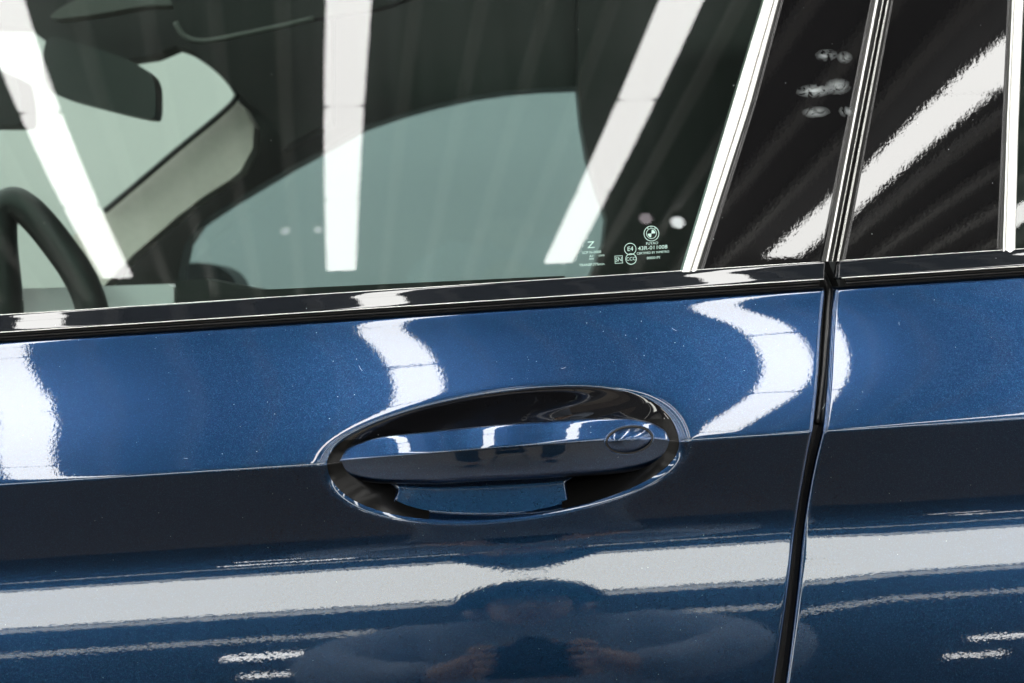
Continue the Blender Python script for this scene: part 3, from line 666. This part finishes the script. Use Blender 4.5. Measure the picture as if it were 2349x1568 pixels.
for i in range(4):
    p, q = b_[i], b_[(i+1) % 4]; V = [onglass(*p, -.0001), onglass(*q, -.0001)]; nx_, ny_ = -(q[1]-p[1]), q[0]-p[0]; l_ = math.hypot(nx_, ny_)
    V += [onglass(q[0]+nx_/l_*1.1, q[1]+ny_/l_*1.1, -.0001), onglass(p[0]+nx_/l_*1.1, p[1]+ny_/l_*1.1, -.0001)]
    part('etched_frame', V, [(0, 1, 2, 3)], ETCH, mk, False)
x, y = dpx(1500, 632); text_mesh('etched_lettering', '000001P1', x, y, 42*k_, mk, wscale=.95)
x, y = dpx(495, 428); text_mesh('etched_lettering', 'Z', x, y, 110*k_, mk, wscale=1.25)
x, y = dpx(505, 545); text_mesh('etched_lettering', 'SCP N-0000', x, y, 44*k_, mk, wscale=1.0)
x, y = dpx(505, 605); text_mesh('etched_lettering', 'A1', x, y, 44*k_, mk)
x, y = dpx(665, 595); text_mesh('etched_lettering', '0000', x, y, 30*k_, mk, wscale=1.15)
x, y = dpx(500, 650); text_mesh('etched_lettering', '.000', x, y, 28*k_, mk, wscale=1.3)
x, y = dpx(515, 740); text_mesh('etched_lettering', 'TRANSP.77%min.', x, y, 44*k_, mk, wscale=.95)

# ------------------------------------------------------------------ inside of the car
from mathutils.geometry import tessellate_polygon
def slab(name, poly, Y, thick, m, parent, curve_n=0, bev=0, closed_smooth=False):
    pts = smooth_curve(poly, curve_n, True) if curve_n else np.array(poly, float)
    f = [tuple(at(x, y, Y)) for x, y in pts]; n = len(f); b = [(p[0], Y+thick, p[2]) for p in f]
    tri = tessellate_polygon([[Vector((x, y, 0)) for x, y in pts]])
    fc = [tuple(t) for t in tri]+[tuple(j+n for j in t)[::-1] for t in tri]+[(i, n+i, n+(i+1) % n, (i+1) % n) for i in range(n)]
    return part(name, f+b, fc, m, parent, False)
body = part('far_side_body', *box(-1.6, 1.6, 2.30, 2.42, -.95, -.02), INT, car, False)
# far side window frame: dark upper panel with the opening's curved upper edge
inner = [(1325, 200), (1240, 203), (1160, 210), (1080, 222), (1000, 240), (920, 262), (835, 291), (740, 345), (660, 388), (590, 430), (520, 472), (455, 516), (425, 560), (412, 620), (408, 720)]
slab('far_window_frame', inner+[(200, 720), (240, 640), (330, 560), (480, 440), (556, 384), (556, 300), (545, 225), (600, 60), (600, -500), (1500, -500), (1500, 200)], 2.28, .06, INT, car, 0, .008)
slab('far_centre_pillar', [(1325, 195), (1333, 280), (1347, 360), (1368, 430), (1392, 500), (1385, 560), (1352, 640), (1352, 720), (2700, 720), (2700, -500), (1325, -500)], 2.24, .08, INT, car, 0, .008)
V = [at(x, y, 2.33) for x, y in ((400, 740), (400, 520), (740, 300), (1420, 120), (1420, 740))]
part('far_window_glass', V, [(0, 1, 2, 3, 4)], FARGLASS, car, False)
slab('front_pillar_trim', [(560, 250), (582, 290), (580, 340), (552, 392), (529, 412), (468, 450), (407, 497), (305, 585), (240, 655), (215, 680), (185, 600), (150, 556), (240, 486), (400, 354), (500, 274), (541, 232)], 2.12, .05, BEIGE, car, 0, .012)
V, fc = tube([at(x, y, 2.10) for x, y in smooth_curve([(400, 108), (450, 125), (505, 165), (538, 205), (540, 228), (500, 268), (400, 350), (320, 418), (240, 485)], 5)], .0045, 8); part('windscreen_seal', V, fc, INT, car)
slab('roof_header', [(645, 345), (700, 310), (760, 280), (760, -300), (-300, -300), (-300, 60), (60, 60), (120, 108), (200, 120), (285, 138), (350, 128), (402, 106), (432, 112), (490, 158), (536, 200), (552, 222), (600, 258), (640, 300)], 2.05, .05, HEADLINE, car, 0, .02)
slab('sun_visor', [(408, 50), (432, 84), (470, 92), (560, 76), (720, 42), (900, 10), (980, -60), (700, -160), (400, -100)], 1.75, .022, HEADLINE, car, 4, .006)
V, fc = tube([at(x, y, 1.74) for x, y in smooth_curve([(402, 52), (425, 84), (470, 95), (560, 79), (640, 62), (720, 43)], 5)], .0036, 8); part('visor_highlight', V, fc, DIMB, car)  # pale tube stands for the soft highlight along the visor
slab('overhead_console', [(118, 42), (130, 24), (170, 2), (250, -30), (420, -60), (420, 5), (330, 14), (250, 28), (170, 40)], 1.9, .03, DIMB, car, 4, .008)
mirror = slab('rearview_mirror', [(112, 88), (175, 98), (275, 130), (335, 162), (354, 190), (357, 235), (355, 262), (345, 272), (290, 262), (210, 242), (140, 222), (108, 200), (98, 150)], 1.72, .035, INT, car, 5, .004)
slab('sensor_housing', [(-80, 150), (10, 165), (38, 180), (48, 225), (50, 278), (40, 287), (-80, 287)], 1.85, .06, DARK, car, 0, .006)
V, fc = tube([at(x, y, 1.45) for x, y in smooth_curve([(20, 760), (12, 660), (2, 560), (4, 490), (28, 466), (62, 482), (98, 518), (140, 572), (178, 628), (206, 690), (220, 760)], 6)], .0165, 16); wheel = part('steering_wheel', V, fc, INT, car)
slab('wheel_spoke', [(-60, 500), (12, 540), (30, 610), (36, 680), (-60, 680)], 1.46, .02, INT, car, 0, .005)
slab('far_door_mirror', [(412, 612), (450, 603), (500, 612), (530, 632), (545, 665), (545, 730), (400, 730), (400, 640)], 2.55, .12, INT, car, 4, .01)
slab('glass_haze_slab', [(-200, 668), (0, 664), (200, 658), (385, 652), (398, 660), (402, 780), (-200, 780)], 1.5, .03, GREYC, car, 0, .008)  # pale slab added in place of a whitish reflection in the glass
slab('dash_top', [(402, 705), (402, 645), (470, 640), (545, 655), (640, 672), (700, 700), (700, 760), (402, 760)], 1.5, .05, INT, car, 0, .008)
part('seat_back', *box(.33, .75, 1.25, 1.75, -.5, .48), INT, car, False)
part('unseen_roof_slab', *box(-.2, 1.6, 1.25, 2.4, .74, .80), PAINT, car, False)  # unseen slab against light from above, cut back to brighten the cabin
part('cabin_floor', *box(-1.6, 1.6, 1.06, 2.3, -.75, -.7), INT, car, False)
part('inner_door_structure', *box(-1.1, 1.1, 1.035, 1.055, -.6, -.012), DARK, car, False)
part('rear_bulkhead', *box(1.3, 1.36, 1.1, 2.3, -.7, .6), INT, car, False)

# fine scratches in the clear coat
V = []; Fc = []
def scratch(x, y, ln, ang, bend, wd=.00011):
    P0 = at(x, y, .93); n_ = 7; b0 = len(V)
    for i in range(n_):
        t = i/(n_-1)-.5; X = P0[0]+ln*t*math.cos(ang)-bend*t*t*math.sin(ang); Zz = P0[2]+ln*t*math.sin(ang)+bend*t*t*math.cos(ang); w_ = wd*(1-(2*t)**2)**.5+.00001
        for s_ in (-1, 1):
            xx = X-s_*w_*math.sin(ang); zz = Zz+s_*w_*math.cos(ang); V.append((xx, float(door_h(np.array(xx), np.array(zz)))-.00006, zz))
    for i in range(n_-1): Fc.append((b0+2*i, b0+2*i+1, b0+2*i+3, b0+2*i+2))
for q in ((1295, 848, .004, .2, .0012, .00007), (818, 850, .005, -1.0, .0015, .00006), (1880, 930, .005, .9, .002, .00006), (440, 1045, .003, -.1, .0004, .00007), (1745, 936, .006, .5, .001, .00006), (2090, 745, .0025, 1.45, 0, .0001), (1560, 760, .004, -.6, .001, .00005), (1105, 1128, .008, 1.35, .003, .00008), (1150, 1125, .007, 1.6, .004, .00007), (1130, 1140, .005, 1.1, .002, .00006), (1085, 1140, .005, 1.9, .001, .00006), (960, 1140, .004, .9, .001, .00005)): scratch(*q)
o = part('surface_scratches', V, Fc, mat('scratch_haze', (.42, .50, .60), .6), fdoor, False); o['kind'] = 'stuff'
# ------------------------------------------------------------------ photographer, seen in the paint
def skin_mesh(name, pts, edges, rads, m, parent, sub=2):
    me = bpy.data.meshes.new(name); org = wpos(parent)
    me.from_pydata([Vector(p)+Vector((0, 0, CAMZ))-org for p in pts], edges, []); o = link(name, me, m, parent)
    md = o.modifiers.new('skin', 'SKIN'); md.use_smooth_shade = True
    for i, v in enumerate(me.skin_vertices[0].data): r_ = rads[i]; v.radius = (r_, r_) if not hasattr(r_, '__len__') else r_; v.use_root = (i == 0)
    s = o.modifiers.new('sub', 'SUBSURF'); s.levels = sub; s.render_levels = sub
    return o
person = empty('person', (0, -.5, 0), 'seated photographer in a dark navy jacket and cap holding a camera, mirrored in the paint', 'person')
pts = [(0, -.50, -.47), (0, -.48, -.30), (0, -.44, -.08), (0, -.40, .08), (0, -.385, .13), (0, -.36, .17), (0, -.335, .22), (0, -.345, .29)]
edges = [(i, i+1) for i in range(7)]; rads = [(.15, .11), (.14, .10), (.16, .105), (.14, .09), .052, .056, (.078, .095), (.07, .085)]
for s in (-1, 1):
    b0 = len(pts); pts += [(s*.18, -.39, .11), (s*.30, -.26, .04), (s*.16, -.13, -.03), (s*.095, -.095, -.01), (s*.072, -.085, .0)]
    edges += [(3, b0), (b0, b0+1), (b0+1, b0+2), (b0+2, b0+3), (b0+3, b0+4)]; rads += [.05, .030, .022, .024, (.02, .032)]
    b1 = len(pts); pts += [(s*.10, -.47, -.50), (s*.27, -.10, -.50), (s*.25, -.18, -.90), (s*.26, -.17, -1.0), (s*.27, -.04, -1.01)]
    edges += [(0, b1), (b1, b1+1), (b1+1, b1+2), (b1+2, b1+3), (b1+3, b1+4)]; rads += [.09, .065, .042, .04, .035]
bodyp = skin_mesh('body', pts, edges, rads, SKIN, person)
for s in (-1, 1):                                            # fingers round the camera
    for k, (dz, ln) in enumerate(((.028, .034), (.010, .038), (-.008, .035), (-.025, .028))):
        p0 = (s*.080, -.098, dz); skin_mesh('finger', [p0, (s*.076, -.080+.0, dz+.002), (s*.066, -.068, dz), (s*(.066-ln*.6), -.066, dz-.003)], [(0, 1), (1, 2), (2, 3)], [.010, .009, .0085, .0075], SKIN, bodyp, 1)
    skin_mesh('thumb', [(s*.082, -.112, -.012), (s*.070, -.122, .006), (s*.050, -.126, .014), (s*.034, -.126, .016)], [(0, 1), (1, 2), (2, 3)], [.012, .011, .010, .009], SKIN, bodyp, 1)
pj = [(0, -.50, -.50), (0, -.48, -.30), (0, -.44, -.06), (0, -.40, .10), (0, -.39, .15)]
ej = [(i, i+1) for i in range(4)]; rj = [(.17, .13), (.17, .125), (.19, .125), (.165, .10), (.085, .08)]
for s in (-1, 1):
    b0 = len(pj); pj += [(s*.19, -.39, .125), (s*.32, -.26, .05), (s*.18, -.14, -.025), (s*.125, -.108, -.012)]; ej += [(3, b0), (b0, b0+1), (b0+1, b0+2), (b0+2, b0+3)]; rj += [.078, .062, .046, .036]
skin_mesh('jacket', pj, ej, rj, NAVY, person)
pt = [(0, -.50, -.50)]; et = []; rt = [(.17, .13)]
for s in (-1, 1):
    b0 = len(pt); pt += [(s*.11, -.46, -.50), (s*.27, -.10, -.49), (s*.25, -.18, -.88)]; et += [(0, b0), (b0, b0+1), (b0+1, b0+2)]; rt += [.11, .082, .062]
    skin_mesh('shoe', [(s*.26, -.20, -1.0), (s*.27, -.02, -1.01)], [(0, 1)], [.045, .04], SHOE, person, 1)
skin_mesh('trousers', pt, et, rt, JEAN, person)
# cap: dome with brim
V = []; n = 24
for i in range(8):
    a = R(90*i/7)
    for j in range(n):
        t = 2*math.pi*j/n; V.append((.120*math.cos(a)*math.cos(t), -.34+.13*math.cos(a)*math.sin(t), .25+.095*math.sin(a)))
fc = grid_faces(8, n, True, True).tolist(); part('cap', V, fc, CAP, person)
V = []
for j in range(13):
    t = R(20+140*j/12); V += [(.098*math.cos(t), -.34+.115*math.sin(t), .268), (.102*math.cos(t), -.34+.175*math.sin(t)+.01, .255)]
part('cap_brim', V, grid_faces(13, 2), CAP, person)
for s in (-1, 1):
    part('eye', *tube([(s*.032-.008, -.243, .215), (s*.032+.008, -.243, .215)], .007, 8), mat('eye_dark', (.03, .02, .02), .3) if s < 0 else bpy.data.materials['eye_dark'], person)
    part('ear', *tube([(s*.084, -.335, .19), (s*.090, -.34, .225)], .012, 8), SKIN, person)
part('nose', *tube([(0, -.243, .215), (0, -.228, .185), (0, -.235, .178)], [.008, .012, .010], 8), SKIN, person)
part('mouth', *tube([(-.022, -.247, .155), (0, -.242, .153), (.022, -.247, .155)], .0045, 8), mat('lips', (.3, .1, .09), .5), person)
cam_o = empty('camera_body', (0, -.08, CAMZ-.05), 'black camera held in both hands by the photographer', 'camera')
o = part('body', *box(-.066, .066, -.118, -.078, -.042, .038), CAMM, cam_o, False); bevel_mod(o, .008, 3)
def cyl(r_, y0, y1, n=32, cx=0, cz=0):
    V = [(cx+r_*math.cos(2*math.pi*k/n), y, cz+r_*math.sin(2*math.pi*k/n)) for y in (y0, y1) for k in range(n)]
    return V, [tuple(range(n)), tuple(range(n, 2*n))[::-1]]+[(k, (k+1) % n, n+(k+1) % n, n+k)[::-1] for k in range(n)]
part('lens', *cyl(.034, -.078, -.014), CAMM, cam_o, False); o = part('viewfinder_hump', *box(-.02, .02, -.11, -.08, .036, .056), CAMM, cam_o, False); bevel_mod(o, .006, 2)
stool = empty('work_stool', (0, -.55, 0), 'round black work stool the photographer sits on', 'stool')
V = [(.17*math.cos(2*math.pi*k/28), -.53+.17*math.sin(2*math.pi*k/28), z) for z in (.38, .43) for k in range(28)]
o = part('seat', V, [tuple(range(28))[::-1], tuple(range(28, 56))]+[(k, (k+1) % 28, 28+(k+1) % 28, 28+k) for k in range(28)], INT, stool, False, rel=False); bevel_mod(o, .015, 3)
for k in range(4):
    a = R(45+90*k); V, fc = tube([(.12*math.cos(a), -.53+.12*math.sin(a), .38), (.2*math.cos(a), -.53+.2*math.sin(a), .0)], .013, 8); part('leg', V, fc, HOUSE, stool, rel=False)
